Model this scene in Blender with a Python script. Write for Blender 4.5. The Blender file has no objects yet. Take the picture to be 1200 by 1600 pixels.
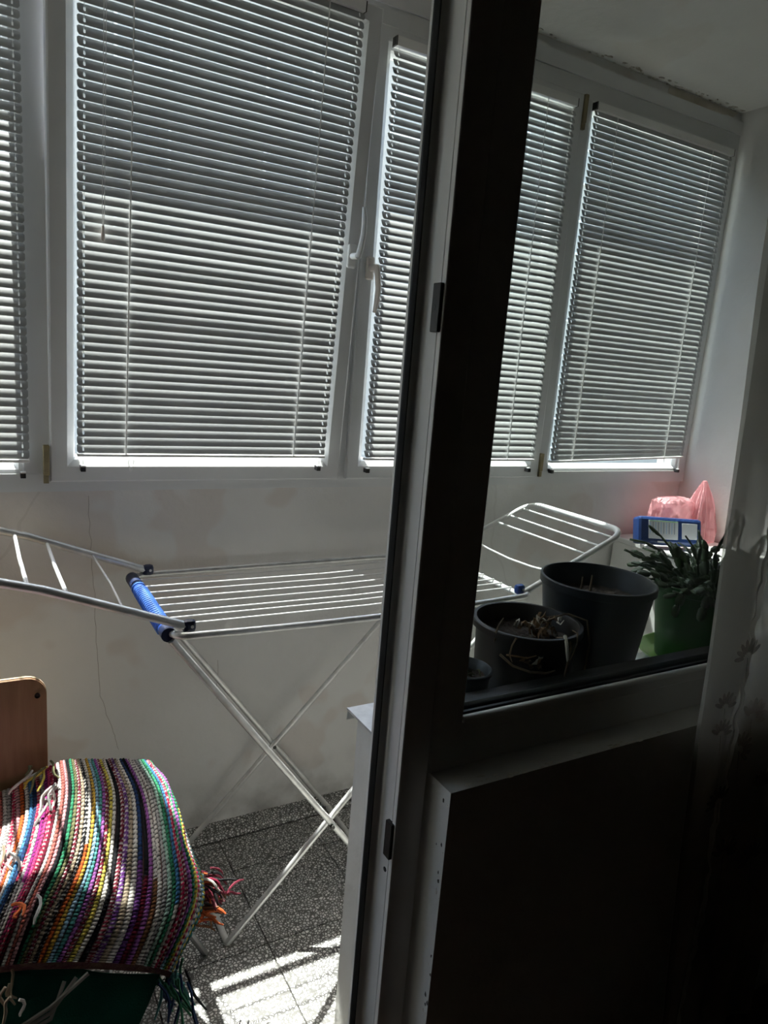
import bpy, bmesh, math, random
from mathutils import Vector, Matrix, noise

# ------------------------------------------------------------------ camera
scene = bpy.context.scene
COL = scene.collection
cam_d = bpy.data.cameras.new('camera')
cam = bpy.data.objects.new('camera', cam_d)
COL.objects.link(cam)
RIGHT = Vector((0.8685, -0.4893, 0.0789))
DOWN = Vector((-0.0321, -0.2142, -0.9763))
FWD = Vector((0.4946, 0.8454, -0.2017))
M4 = Matrix.Identity(4)
for i in range(3):
    M4[i][0] = RIGHT[i]; M4[i][1] = -DOWN[i]; M4[i][2] = -FWD[i]
M4[2][3] = 1.5
cam.matrix_world = M4
cam_d.sensor_fit = 'VERTICAL'; cam_d.sensor_height = 32.0
cam_d.lens = 1109.0 / 1600.0 * 32.0
cam_d.clip_start = 0.02; cam_d.clip_end = 500
scene.camera = cam

# ------------------------------------------------------------------ world, sun, exposure
SUN_TO = Vector((0.10, -0.455, -1.0)).normalized()      # direction the sunlight travels
world = bpy.data.worlds.new('sky'); scene.world = world
world.use_nodes = True
wn = world.node_tree.nodes; wl = world.node_tree.links
wn.clear()
sky = wn.new('ShaderNodeTexSky'); sky.sky_type = 'NISHITA'; sky.sun_disc = False
sky.sun_elevation = math.asin(-SUN_TO.z)
sky.sun_rotation = math.atan2(-SUN_TO.x, -SUN_TO.y)
sky.dust_density = 3.0; sky.air_density = 1.0
bg = wn.new('ShaderNodeBackground'); bg.inputs['Strength'].default_value = 0.30
wo = wn.new('ShaderNodeOutputWorld')
wl.new(sky.outputs[0], bg.inputs[0]); wl.new(bg.outputs[0], wo.inputs[0])
sun_d = bpy.data.lights.new('sun', 'SUN'); sun_d.energy = 8.5; sun_d.angle = math.radians(0.53)
sun_d.color = (1.0, 0.975, 0.94)
sun = bpy.data.objects.new('sun', sun_d); COL.objects.link(sun)
sun.rotation_euler = SUN_TO.to_track_quat('-Z', 'Y').to_euler()
sun.location = (-2, 6, 9)
vs = scene.view_settings
vs.view_transform = 'Standard'; vs.look = 'None'; vs.gamma = 1.0; vs.use_curve_mapping = False
vs.exposure = 1.6
scene.cycles.max_bounces = 14; scene.cycles.diffuse_bounces = 8
scene.cycles.transparent_max_bounces = 24; scene.cycles.sample_clamp_indirect = 6.0
scene.cycles.use_denoising = True

random.seed(7)
rnd = random.Random(11)

# ------------------------------------------------------------------ helpers
class MB:
    def __init__(s): s.v = []; s.f = []; s.smooth = False
    def add(s, vs_, fs):
        o = len(s.v); s.v += [tuple(p) for p in vs_]; s.f += [tuple(i + o for i in f) for f in fs]; return s
    def box(s, a, b):
        x0, y0, z0 = a; x1, y1, z1 = b
        return s.add([(x0, y0, z0), (x1, y0, z0), (x1, y1, z0), (x0, y1, z0), (x0, y0, z1), (x1, y0, z1), (x1, y1, z1), (x0, y1, z1)],
                     [(0, 3, 2, 1), (4, 5, 6, 7), (0, 1, 5, 4), (1, 2, 6, 5), (2, 3, 7, 6), (3, 0, 4, 7)])
    def rbox(s, a, b, r):                       # box with chamfered edges
        bm = bmesh.new(); bmesh.ops.create_cube(bm, size=1)
        for v in bm.verts:
            v.co = Vector([(a[i] + b[i]) / 2 + v.co[i] * (b[i] - a[i]) for i in range(3)])
        bmesh.ops.bevel(bm, geom=bm.edges[:], offset=r, segments=2, affect='EDGES', profile=0.5)
        bm.verts.index_update()
        s.add([v.co for v in bm.verts], [[v.index for v in f.verts] for f in bm.faces]); bm.free(); return s
    def tube(s, pts, r, n=8, closed=False, cap=True, flat=1.0):
        pts = [Vector(p) for p in pts]; m = len(pts)
        rs = r if isinstance(r, (list, tuple)) else [r] * m
        o = len(s.v); prev = None
        for i, p in enumerate(pts):
            if closed: t = pts[(i + 1) % m] - pts[i - 1]
            else: t = pts[min(i + 1, m - 1)] - pts[max(i - 1, 0)]
            t.normalize()
            if prev is None:
                up = Vector((0, 0, 1)) if abs(t.z) < .9 else Vector((0, 1, 0))
                a = t.cross(up).normalized()
            else:
                a = (prev - t * prev.dot(t)).normalized()
            prev = a; b = t.cross(a)
            for k in range(n):
                an = 2 * math.pi * k / n
                s.v.append(tuple(p + a * (math.cos(an) * rs[i] * flat) + b * (math.sin(an) * rs[i])))
        for i in range(m if closed else m - 1):
            j = (i + 1) % m
            for k in range(n):
                s.f.append((o + i * n + k, o + i * n + (k + 1) % n, o + j * n + (k + 1) % n, o + j * n + k))
        if cap and not closed:
            s.f.append(tuple(o + k for k in range(n - 1, -1, -1))); s.f.append(tuple(o + (m - 1) * n + k for k in range(n)))
        s.smooth = True; return s
    def lathe(s, prof, c=(0, 0, 0), n=48, sx=1, sy=1):
        o = len(s.v); m = len(prof)
        for r, z in prof:
            for k in range(n):
                a = 2 * math.pi * k / n
                s.v.append((c[0] + r * math.cos(a) * sx, c[1] + r * math.sin(a) * sy, c[2] + z))
        for i in range(m - 1):
            for k in range(n):
                s.f.append((o + i * n + k, o + i * n + (k + 1) % n, o + (i + 1) * n + (k + 1) % n, o + (i + 1) * n + k))
        s.smooth = True; return s
    def prism(s, poly, lo, hi, axis='z'):       # extrude a 2-D polygon
        n = len(poly)
        def P(p, h):
            return {'z': (p[0], p[1], h), 'x': (h, p[0], p[1]), 'y': (p[0], h, p[1])}[axis]
        return s.add([P(p, lo) for p in poly] + [P(p, hi) for p in poly],
                     [tuple(range(n - 1, -1, -1)), tuple(range(n, 2 * n))] + [(i, (i + 1) % n, n + (i + 1) % n, n + i) for i in range(n)])
    def ring(s, x0, x1, z0, z1, prof):          # mitred frame: prof = (inset, y) points
        n = len(prof); o = len(s.v)
        for cx, cz, dx, dz in ((x0, z0, 1, 1), (x1, z0, -1, 1), (x1, z1, -1, -1), (x0, z1, 1, -1)):
            for w, y in prof: s.v.append((cx + dx * w, y, cz + dz * w))
        for c in range(4):
            d = (c + 1) % 4
            for i in range(n):
                j = (i + 1) % n
                s.f.append((o + c * n + i, o + d * n + i, o + d * n + j, o + c * n + j))
        return s
    def grid(s, fn, nu, nv):
        o = len(s.v)
        for i in range(nu + 1):
            for j in range(nv + 1): s.v.append(tuple(fn(i / nu, j / nv)))
        for i in range(nu):
            for j in range(nv):
                a = o + i * (nv + 1) + j
                s.f.append((a, a + nv + 1, a + nv + 2, a + 1))
        s.smooth = True; return s
    def mesh(s, name):
        me = bpy.data.meshes.new(name); me.from_pydata(s.v, [], s.f); me.update()
        bm = bmesh.new(); bm.from_mesh(me); bmesh.ops.recalc_face_normals(bm, faces=bm.faces[:]); bm.to_mesh(me); bm.free()
        if s.smooth:
            me.polygons.foreach_set('use_smooth', [True] * len(me.polygons))
            try: me.set_sharp_from_angle(angle=math.radians(40))
            except Exception: pass
        return me
    def build(s, name, mat, parent=None, loc=None):
        me = s.mesh(name); me.materials.append(mat)
        return link(name, me, parent, loc)

def link(name, me, parent=None, loc=None):
    o = bpy.data.objects.new(name, me); COL.objects.link(o)
    if parent is not None: o.parent = parent
    if loc is not None: o.location = loc
    return o
def tag(o, label=None, cat=None, group=None, kind=None):
    if label: o['label'] = label
    if cat: o['category'] = cat
    if group: o['group'] = group
    if kind: o['kind'] = kind
    return o
def thing(name, label, cat, loc=(0, 0, 0), group=None, kind=None):
    return tag(link(name, None, None, loc), label, cat, group, kind)
def struct(name, mb, mat, label, cat):
    return tag(mb.build(name, mat), label, cat, None, 'structure')

# ------------------------------------------------------------------ materials
def mat(name, col, rough=0.6, metal=0.0, col2=None, scale=6.0, detail=6.0, lo=.35, hi=.65, bump=0.0, bscale=60.0, spec=0.5, stretch=None, trans=0.0):
    m = bpy.data.materials.new(name); m.use_nodes = True
    nt = m.node_tree; N = nt.nodes; L = nt.links
    b = N['Principled BSDF']
    b.inputs['Roughness'].default_value = rough; b.inputs['Metallic'].default_value = metal
    b.inputs['Specular IOR Level'].default_value = spec
    tc = N.new('ShaderNodeTexCoord'); mp = N.new('ShaderNodeMapping')
    L.new(tc.outputs['Object'], mp.inputs['Vector'])
    if stretch: mp.inputs['Scale'].default_value = stretch
    if col2 is None: col2 = tuple(c * .9 for c in col)
    no = N.new('ShaderNodeTexNoise'); no.inputs['Scale'].default_value = scale; no.inputs['Detail'].default_value = detail
    L.new(mp.outputs[0], no.inputs['Vector'])
    cr = N.new('ShaderNodeValToRGB')
    cr.color_ramp.elements[0].position = lo; cr.color_ramp.elements[0].color = (*col, 1)
    cr.color_ramp.elements[1].position = hi; cr.color_ramp.elements[1].color = (*col2, 1)
    L.new(no.outputs['Fac'], cr.inputs['Fac']); L.new(cr.outputs['Color'], b.inputs['Base Color'])
    if bump:
        n2 = N.new('ShaderNodeTexNoise'); n2.inputs['Scale'].default_value = bscale; n2.inputs['Detail'].default_value = 5
        L.new(mp.outputs[0], n2.inputs['Vector'])
        bp = N.new('ShaderNodeBump'); bp.inputs['Strength'].default_value = bump; bp.inputs['Distance'].default_value = .01
        L.new(n2.outputs['Fac'], bp.inputs['Height']); L.new(bp.outputs['Normal'], b.inputs['Normal'])
    if trans:
        tr = N.new('ShaderNodeBsdfTranslucent'); L.new(cr.outputs['Color'], tr.inputs['Color'])
        mx = N.new('ShaderNodeMixShader'); mx.inputs[0].default_value = trans
        L.new(b.outputs[0], mx.inputs[1]); L.new(tr.outputs[0], mx.inputs[2]); L.new(mx.outputs[0], N['Material Output'].inputs['Surface'])
    m['col_socket'] = cr.name
    return m

def glass_mat():
    m = bpy.data.materials.new('window_glass'); m.use_nodes = True
    N = m.node_tree.nodes; L = m.node_tree.links; N.clear()
    out = N.new('ShaderNodeOutputMaterial'); tr = N.new('ShaderNodeBsdfTransparent'); gl = N.new('ShaderNodeBsdfGlossy')
    tr.inputs['Color'].default_value = (.93, .955, .945, 1); gl.inputs['Roughness'].default_value = .02
    lw = N.new('ShaderNodeLayerWeight'); pw = N.new('ShaderNodeMath'); pw.operation = 'POWER'; pw.inputs[1].default_value = 5
    ma = N.new('ShaderNodeMath'); ma.operation = 'MULTIPLY_ADD'; ma.inputs[1].default_value = .6; ma.inputs[2].default_value = .035
    mx = N.new('ShaderNodeMixShader')
    L.new(lw.outputs['Facing'], pw.inputs[0]); L.new(pw.outputs[0], ma.inputs[0]); L.new(ma.outputs[0], mx.inputs[0])
    # faint smears of dried dirt
    L.new(tr.outputs[0], mx.inputs[1]); L.new(gl.outputs[0], mx.inputs[2]); L.new(mx.outputs[0], out.inputs[0])
    return m

def plaster_mat(name, col, stain, stain_amt=.55, crack=True):
    m = mat(name, col, .85, col2=tuple(c * .93 for c in col), scale=3.5, bump=.25, bscale=35)
    nt = m.node_tree; N = nt.nodes; L = nt.links; b = N['Principled BSDF']
    cr = N[m['col_socket']]; tc = [n for n in N if n.type == 'TEX_COORD'][0]
    n = N.new('ShaderNodeTexNoise'); n.inputs['Scale'].default_value = 2.3; n.inputs['Detail'].default_value = 3; n.inputs['Roughness'].default_value = .6
    L.new(tc.outputs['Object'], n.inputs['Vector'])
    r = N.new('ShaderNodeValToRGB'); r.color_ramp.elements[0].position = .57; r.color_ramp.elements[1].position = .60
    L.new(n.outputs['Fac'], r.inputs['Fac'])
    mu = N.new('ShaderNodeMath'); mu.operation = 'MULTIPLY'; mu.inputs[1].default_value = stain_amt; L.new(r.outputs[0], mu.inputs[0])
    mx = N.new('ShaderNodeMix'); mx.data_type = 'RGBA'
    L.new(mu.outputs[0], mx.inputs[0]); L.new(cr.outputs[0], mx.inputs[6]); mx.inputs[7].default_value = (*stain, 1)
    last = mx.outputs[2]
    if crack:
        dn = N.new('ShaderNodeTexNoise'); dn.inputs['Scale'].default_value = 6; L.new(tc.outputs['Object'], dn.inputs['Vector'])
        va = N.new('ShaderNodeVectorMath'); va.operation = 'MULTIPLY_ADD'; va.inputs[1].default_value = (.12,) * 3
        L.new(dn.outputs['Color'], va.inputs[0]); L.new(tc.outputs['Object'], va.inputs[2])
        vo = N.new('ShaderNodeTexVoronoi'); vo.feature = 'DISTANCE_TO_EDGE'; vo.inputs['Scale'].default_value = .62
        L.new(va.outputs[0], vo.inputs['Vector'])
        lt = N.new('ShaderNodeMath'); lt.operation = 'LESS_THAN'; lt.inputs[1].default_value = .0022; L.new(vo.outputs['Distance'], lt.inputs[0])
        m2 = N.new('ShaderNodeMath'); m2.operation = 'MULTIPLY'; m2.inputs[1].default_value = .13; L.new(lt.outputs[0], m2.inputs[0])
        mx2 = N.new('ShaderNodeMix'); mx2.data_type = 'RGBA'; L.new(m2.outputs[0], mx2.inputs[0]); L.new(last, mx2.inputs[6])
        mx2.inputs[7].default_value = (.25, .22, .19, 1); last = mx2.outputs[2]
    if crack:
        sp = N.new('ShaderNodeSeparateXYZ'); L.new(tc.outputs['Object'], sp.inputs[0])
        mr = N.new('ShaderNodeMapRange'); mr.inputs[1].default_value = .0; mr.inputs[2].default_value = .20; mr.inputs[3].default_value = .75; mr.inputs[4].default_value = 0
        L.new(sp.outputs['Z'], mr.inputs[0])
        gn = N.new('ShaderNodeTexNoise'); gn.inputs['Scale'].default_value = 7; gn.inputs['Detail'].default_value = 7; L.new(tc.outputs['Object'], gn.inputs['Vector'])
        gr = N.new('ShaderNodeValToRGB'); gr.color_ramp.elements[0].position = .42; gr.color_ramp.elements[1].position = .68; L.new(gn.outputs['Fac'], gr.inputs['Fac'])
        mm = N.new('ShaderNodeMath'); mm.operation = 'MULTIPLY'; L.new(mr.outputs[0], mm.inputs[0]); L.new(gr.outputs[0], mm.inputs[1])
        mx3 = N.new('ShaderNodeMix'); mx3.data_type = 'RGBA'; L.new(mm.outputs[0], mx3.inputs[0]); L.new(last, mx3.inputs[6]); mx3.inputs[7].default_value = (.13, .12, .11, 1); last = mx3.outputs[2]
    L.new(last, b.inputs['Base Color'])
    return m

def terrazzo_mat():
    m = mat('terrazzo', (.10, .098, .092), .42, bump=.0)
    nt = m.node_tree; N = nt.nodes; L = nt.links; b = N['Principled BSDF']
    geo = N.new('ShaderNodeNewGeometry'); b.inputs['Roughness'].default_value = .5
    def layer(scale, lo, hi):
        vo = N.new('ShaderNodeTexVoronoi'); vo.feature = 'DISTANCE_TO_EDGE'; vo.inputs['Scale'].default_value = scale; vo.inputs['Randomness'].default_value = 1
        L.new(geo.outputs['Position'], vo.inputs['Vector'])
        r = N.new('ShaderNodeValToRGB'); r.color_ramp.elements[0].position = lo; r.color_ramp.elements[1].position = hi
        L.new(vo.outputs['Distance'], r.inputs['Fac']); return r
    a = layer(118, .10, .20)
    vc = N.new('ShaderNodeTexVoronoi'); vc.inputs['Scale'].default_value = 118; L.new(geo.outputs['Position'], vc.inputs['Vector'])
    cr = N.new('ShaderNodeValToRGB')
    cr.color_ramp.elements[0].color = (.44, .435, .42, 1); cr.color_ramp.elements[1].color = (.80, .79, .76, 1)
    sp = N.new('ShaderNodeSeparateColor'); L.new(vc.outputs['Color'], sp.inputs[0]); L.new(sp.outputs[0], cr.inputs['Fac'])
    n = N.new('ShaderNodeTexNoise'); n.inputs['Scale'].default_value = 4; L.new(geo.outputs['Position'], n.inputs['Vector'])
    dk = N.new('ShaderNodeValToRGB'); dk.color_ramp.elements[0].position = .3; dk.color_ramp.elements[0].color = (.06, .058, .054, 1)
    dk.color_ramp.elements[1].position = .7; dk.color_ramp.elements[1].color = (.13, .125, .115, 1); L.new(n.outputs['Fac'], dk.inputs['Fac'])
    mx = N.new('ShaderNodeMix'); mx.data_type = 'RGBA'
    L.new(a.outputs[0], mx.inputs[0]); L.new(dk.outputs[0], mx.inputs[6]); L.new(cr.outputs[0], mx.inputs[7]); L.new(mx.outputs[2], b.inputs['Base Color'])
    return m

def attr_mat(name, rough=.9):
    m = bpy.data.materials.new(name); m.use_nodes = True
    N = m.node_tree.nodes; L = m.node_tree.links; b = N['Principled BSDF']
    at = N.new('ShaderNodeAttribute'); at.attribute_name = 'Col'
    no = N.new('ShaderNodeTexNoise'); no.inputs['Scale'].default_value = 260
    hs = N.new('ShaderNodeHueSaturation'); L.new(at.outputs['Color'], hs.inputs['Color'])
    mr = N.new('ShaderNodeMapRange'); mr.inputs[3].default_value = .55; mr.inputs[4].default_value = 1.35
    L.new(no.outputs['Fac'], mr.inputs[0]); L.new(mr.outputs[0], hs.inputs['Value'])
    L.new(hs.outputs[0], b.inputs['Base Color']); b.inputs['Roughness'].default_value = rough; b.inputs['Specular IOR Level'].default_value = .15
    return m

def sheer_mat(name, col, alpha, back=.5):
    m = bpy.data.materials.new(name); m.use_nodes = True
    N = m.node_tree.nodes; L = m.node_tree.links; N.clear()
    out = N.new('ShaderNodeOutputMaterial'); tr = N.new('ShaderNodeBsdfTransparent')
    di = N.new('ShaderNodeBsdfDiffuse'); tl = N.new('ShaderNodeBsdfTranslucent')
    no = N.new('ShaderNodeTexNoise'); no.inputs['Scale'].default_value = 9
    cr = N.new('ShaderNodeValToRGB'); cr.color_ramp.elements[0].color = (*[c * .85 for c in col], 1); cr.color_ramp.elements[1].color = (*col, 1)
    tc = N.new('ShaderNodeTexCoord'); L.new(tc.outputs['Object'], no.inputs['Vector']); L.new(no.outputs['Fac'], cr.inputs['Fac'])
    L.new(cr.outputs[0], di.inputs['Color']); L.new(cr.outputs[0], tl.inputs['Color'])
    m1 = N.new('ShaderNodeMixShader'); m1.inputs[0].default_value = back
    L.new(di.outputs[0], m1.inputs[1]); L.new(tl.outputs[0], m1.inputs[2])
    m2 = N.new('ShaderNodeMixShader'); m2.inputs[0].default_value = alpha
    L.new(tr.outputs[0], m2.inputs[1]); L.new(m1.outputs[0], m2.inputs[2]); L.new(m2.outputs[0], out.inputs[0])
    return m

PVC = mat('white_pvc', (.66, .67, .675), .35, col2=(.62, .63, .635), scale=5)
PVC_IN = mat('white_pvc_indoor', (.72, .71, .68), .3, col2=(.66, .65, .62), scale=5)
GLASS = glass_mat()
SLAT = mat('slat_lacquer', (.42, .43, .425), .32, col2=(.39, .40, .395), scale=9)
CORD = mat('white_cord', (.85, .85, .83), .7)
RAILW = mat('blind_rail_white', (.82, .82, .80), .35)
BLACK = mat('black_plastic', (.012, .012, .012), .4)
GASKET = mat('black_rubber', (.006, .006, .006), .6)
BRASS = mat('aged_brass', (.34, .29, .17), .45, .6, (.24, .20, .12), 30)
STEEL = mat('dull_zinc', (.06, .06, .06), .4, .8, (.04, .04, .038), 40)
HANDLE = mat('cream_plastic', (.78, .72, .66), .4)
HANDLEW = mat('white_handle_plastic', (.74, .75, .74), .35)
WALLW = plaster_mat('wall_paint_grey', (.70, .695, .685), (.60, .54, .50))
WALLR = plaster_mat('wall_paint_end', (.72, .71, .69), (.64, .62, .58), .3, False)
CEIL = plaster_mat('ceiling_paint', (.70, .70, .67), (.58, .54, .46), .25, False)
PARAPET = mat('parapet_paint', (.66, .65, .61), .75, col2=(.57, .56, .52), scale=4, bump=.35, bscale=22)
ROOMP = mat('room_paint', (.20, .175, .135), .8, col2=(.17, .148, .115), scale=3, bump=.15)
ROOMF = mat('room_floor_wood', (.09, .055, .035), .5, col2=(.10, .06, .035), scale=9, stretch=(1, 8, 1))
TERR = terrazzo_mat()
MORTAR = mat('mortar', (.055, .052, .047), .9, col2=(.10, .095, .085), scale=20, bump=.4)
ZINC = mat('galvanised_sheet', (.46, .47, .47), .42, .55, (.60, .61, .60), 26, bump=.05)
ALU = mat('brushed_aluminium', (.78, .78, .77), .42, .75, (.62, .62, .61), 30)
RODW = mat('white_coated_wire', (.66, .66, .655), .35)
BLUE = mat('blue_plastic', (.022, .075, .30), .4, col2=(.015, .055, .24), scale=30)
NAVY = mat('navy_plastic', (.008, .016, .055), .4)

# ------------------------------------------------------------------ setting
CEILZ = 2.565; WALLY = 1.987; XR = 2.62; XL = -2.0
# balcony floor with single terrazzo tiles
fl = struct('floor', MB().box((XL, .94, -.14), (XR, WALLY, -.004)), MORTAR, 'grey terrazzo tiled balcony floor under the drying rack', 'floor')
xs = [.62 + .2945 * k for k in range(-9, 8)]
ys = [1.77 - .2945 * k for k in range(0, 4)]
tw = .2915
def rt(x0, x1, y0, y1):
    return MB().rbox((x0, y0, -.02), (x1, y1, 0), .0015)
for i, x in enumerate(xs):
    x1 = min(x + tw, XR - .001); x0 = max(x, XL + .001)
    if x1 - x0 < .01: continue
    for j, y in enumerate(ys):
        y1 = y; y0 = max(y - tw, .942)
        if y1 - y0 < .01: continue
        rt(x0, x1, y0, y1).build('tile', TERR, fl)
    rt(x0, x1, 1.773, 1.915).build('tile', TERR, fl)
# narrow terrazzo kerb along the wall foot
kb = MB().prism([(1.922, 0.0), (1.93, .012), (1.987, .02), (1.987, -.004), (1.922, -.004)], XL, XR, 'x')
tag(kb.build('baseboard_back', TERR), 'narrow terrazzo strip along the foot of the window wall', 'baseboard', None, 'structure')

wb = MB().box((XL - .1, WALLY, -.14), (XR + .12, 2.12, 1.116)).box((XL - .1, WALLY - .004, 2.528), (XR + .12, 2.12, CEILZ))
struct('wall_back', wb, WALLW, 'off-white stained parapet wall below the row of balcony windows', 'wall')
struct('wall_right', MB().box((XR, .817, -.14), (XR + .12, 2.12, 2.72)), WALLR, 'white painted end wall at the right of the balcony', 'wall')
struct('wall_left', MB().box((XL - .12, .94, -.14), (XL, 2.12, CEILZ)), WALLR, 'white end wall of the balcony beyond the left edge', 'wall')
struct('ceiling', MB().box((XL - .12, .817, CEILZ), (XR + .12, 2.225, 2.72)), CEIL, 'white balcony ceiling with damp flaking paint by the corner', 'ceiling')

# flaking plaster along the ceiling edge near the corner
flk = MB()
for k in range(70):
    x = 1.55 + 1.05 * rnd.random() ** .6; w = rnd.uniform(.003, .012); y = WALLY - .004 - rnd.uniform(0, .03)
    z = CEILZ - .0005
    p = [(x + w * math.cos(a) * rnd.uniform(.6, 1.2), y + w * .5 * math.sin(a) * rnd.uniform(.5, 1.2)) for a in [i * math.pi / 3 for i in range(6)]]
    flk.prism(p, z - rnd.uniform(.001, .004), z + .004, 'z')
CRUMB = mat('loose_plaster', (.60, .58, .53), .95, col2=(.34, .31, .26), scale=45, lo=.48, hi=.62)
tag(flk.build('plaster_crumbs', CRUMB, bpy.data.objects['ceiling']), kind='stuff')
STAIN = mat('damp_stain', (.66, .62, .55), .9, col2=(.52, .46, .37), scale=14)
dp = [(2.20, 2.562)] + [(2.20 + .034 * i, 2.545 - .016 * math.sin(i * .31) - rnd.uniform(0, .010)) for i in range(12)] + [(2.60, 2.562)]
tag(MB().prism(dp, WALLY - .0052, WALLY - .0035, 'y').build('damp_patch', STAIN, bpy.data.objects['wall_back']), 'yellowish damp plaster patch')
HAIR = mat('hairline_crack', (.36, .33, .30), .95)
def crack(pts):
    q = []
    for (xa, za), (xb, zb) in zip(pts, pts[1:]):
        for i in range(6): q.append((xa + (xb - xa) * i / 6 + rnd.gauss(0, .0015), WALLY - .0001, za + (zb - za) * i / 6))
    MB().tube(q, .0006, 4).build('hairline_crack', HAIR, bpy.data.objects['wall_back'])
crack([(.252, 1.10), (.258, .95), (.268, .80), (.272, .66), (.282, .52), (.315, .40), (.335, .33)])
crack([(.62, .58), (.618, .50), (.615, .44)])

# balcony glazing: outer frame
FY0, FY1 = 1.972, 2.045
tf = thing('trim_1', 'white plastic outer frame holding the four balcony windows', 'window frame', (0, 0, 0), None, 'structure')
MB().box((XL, FY0, 1.116), (XR, FY1, 1.162)).build('bottom_rail', PVC, tf)
MB().box((XL, FY0, 2.425), (XR, FY1, 2.482)).box((XL, FY0 - .006, 2.482), (XR, FY1, 2.528)).build('top_rail', PVC, tf)
for a, b in ((XL, XL + .06), (-.72, -.648), (.098, .170), (.955, 1.012), (1.775, 1.838), (2.572, XR)):
    MB().rbox((a, FY0 + .0005, 1.160), (b, FY1 - .001, 2.427), .003).build('post', PVC, tf)
SASH = [(0, 0), (.004, -.003), (.040, -.003), (.056, .010), (.060, .018), (.060, .06), (0, .06)]
FIX = [(0, .004), (.012, .004), (.022, .016), (.024, .024), (.024, .06), (0, .06)]

def handle(parent, x, z, y, up, m):
    h = thing_part = MB().rbox((x - .014, y - .010, z - .033), (x + .014, y, z + .033), .006).build('handle', m, parent)
    d = 1 if up else -1
    MB().tube([(x, y - .008, z), (x, y - .045, z)], .009, 12).build('spindle', m, h)
    pts = [(x, y - .045, z - d * .004), (x + .002, y - .052, z + d * .02), (x + .006, y - .054, z + d * .06), (x + .006, y - .050, z + d * .10), (x + .004, y - .044, z + d * .128)]
    MB().tube(pts, [.010, .0105, .0095, .009, .006], 10, flat=.8).build('lever', m, h)

def hinge(parent, x, z0, z1, y):
    h = MB().rbox((x - .008, y - .014, z0), (x + .007, y, z1), .0025).build('hinge', BRASS, parent)
    MB().box((x - .007, y - .012, z0 - .020), (x + .005, y - .001, z0 - .001)).build('hinge_bracket', BRASS, h)
    return h

def glaze(name, label, x0, x1, z0, z1, prof, y, tilt=0.0, glass_in=.05):
    w = thing(name, label, 'window', (x0, y, z0), None, 'structure')
    w.rotation_euler = (tilt, 0, 0)
    MB().ring(0, x1 - x0, 0, z1 - z0, prof).build('sash_frame', PVC, w)
    g = glass_in
    MB().box((g, .040, g), (x1 - x0 - g, .044, z1 - z0 - g)).build('pane', GLASS, w)
    return w
w1 = glaze('window_1', 'fixed balcony window at the left edge behind a blind', -.650, .100, 1.160, 2.427, FIX, 1.975, 0, .02)
w6 = glaze('unseen_window', 'unseen balcony window beyond the left edge, left unshaded for fill light', XL + .06, -.718, 1.160, 2.427, FIX, 1.975, 0, .02)  # added out of view, lets more light in from the left
w2 = glaze('window_2', 'wide balcony window tilted inward with its handle turned up', .158, .971, 1.143, 2.425, SASH, 1.962, math.radians(4.0))
w3 = glaze('window_3', 'balcony window with cream handle pointing down beside the door post', .998, 1.787, 1.143, 2.430, SASH, 1.962)
w4 = glaze('window_4', 'fixed balcony window at the right end by the corner', 1.836, 2.574, 1.160, 2.427, FIX, 1.975, 0, .02)
handle(w2, .785, .655, -.003, True, HANDLEW)
handle(w3, .030, .635, -.003, False, HANDLE)
hinge(w2, -.008, .018, .096, .004); hinge(w3, .797, .022, .088, .004); hinge(w3, .797, 1.20, 1.288, .004)

# ------------------------------------------------------------------ outdoors
OUTG = mat('courtyard_ground', (.55, .53, .48), .9, col2=(.42, .43, .36), scale=.15)
struct('ground', MB().box((-150, -60, -9.2), (150, 200, -9)), OUTG, 'pale courtyard ground far below outside the windows', 'ground')

ob = thing('invented_block', 'grey apartment block invented across the courtyard to dim the sky between the blind slats', 'building', (2, 26, -9), None, 'structure')  # invented building, hides bright sky so the slat gaps read grey
FAC = mat('facade_render', (.36, .35, .33), .9, col2=(.30, .295, .28), scale=.6)
DGL = mat('far_window_glass', (.33, .33, .32), .4)
MB().box((-40, 0, 0), (90, 10, 25)).build('wall', FAC, ob); MB().box((-40.4, -.5, 25), (90.4, 10.4, 25.6)).build('roof', FAC, ob)
wm = MB().ring(-.9, .9, 0, 1.5, [(0, -.06), (.1, -.06), (.1, .02), (0, .02)]).mesh('window'); wm.materials.append(PVC)
gm = MB().box((-.85, -.03, .05), (.85, -.01, 1.45)).mesh('pane'); gm.materials.append(DGL)
for fl_ in range(8):
    for c in range(25):
        wo_ = link('window', wm, ob, (-37 + c * 5.0, 0, 1.2 + fl_ * 3.0)); link('pane', gm, wo_)

# ------------------------------------------------------------------ room side
pw = MB().prism([(.817, -.14), (.817, .835), (.942, .835), (.942, .806), (1.14, .806), (1.14, -.14)], .645, XR, 'x')
wf = struct('wall_front', pw, PARAPET, 'low painted wall with chipped edges under the indoor window', 'wall')
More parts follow.
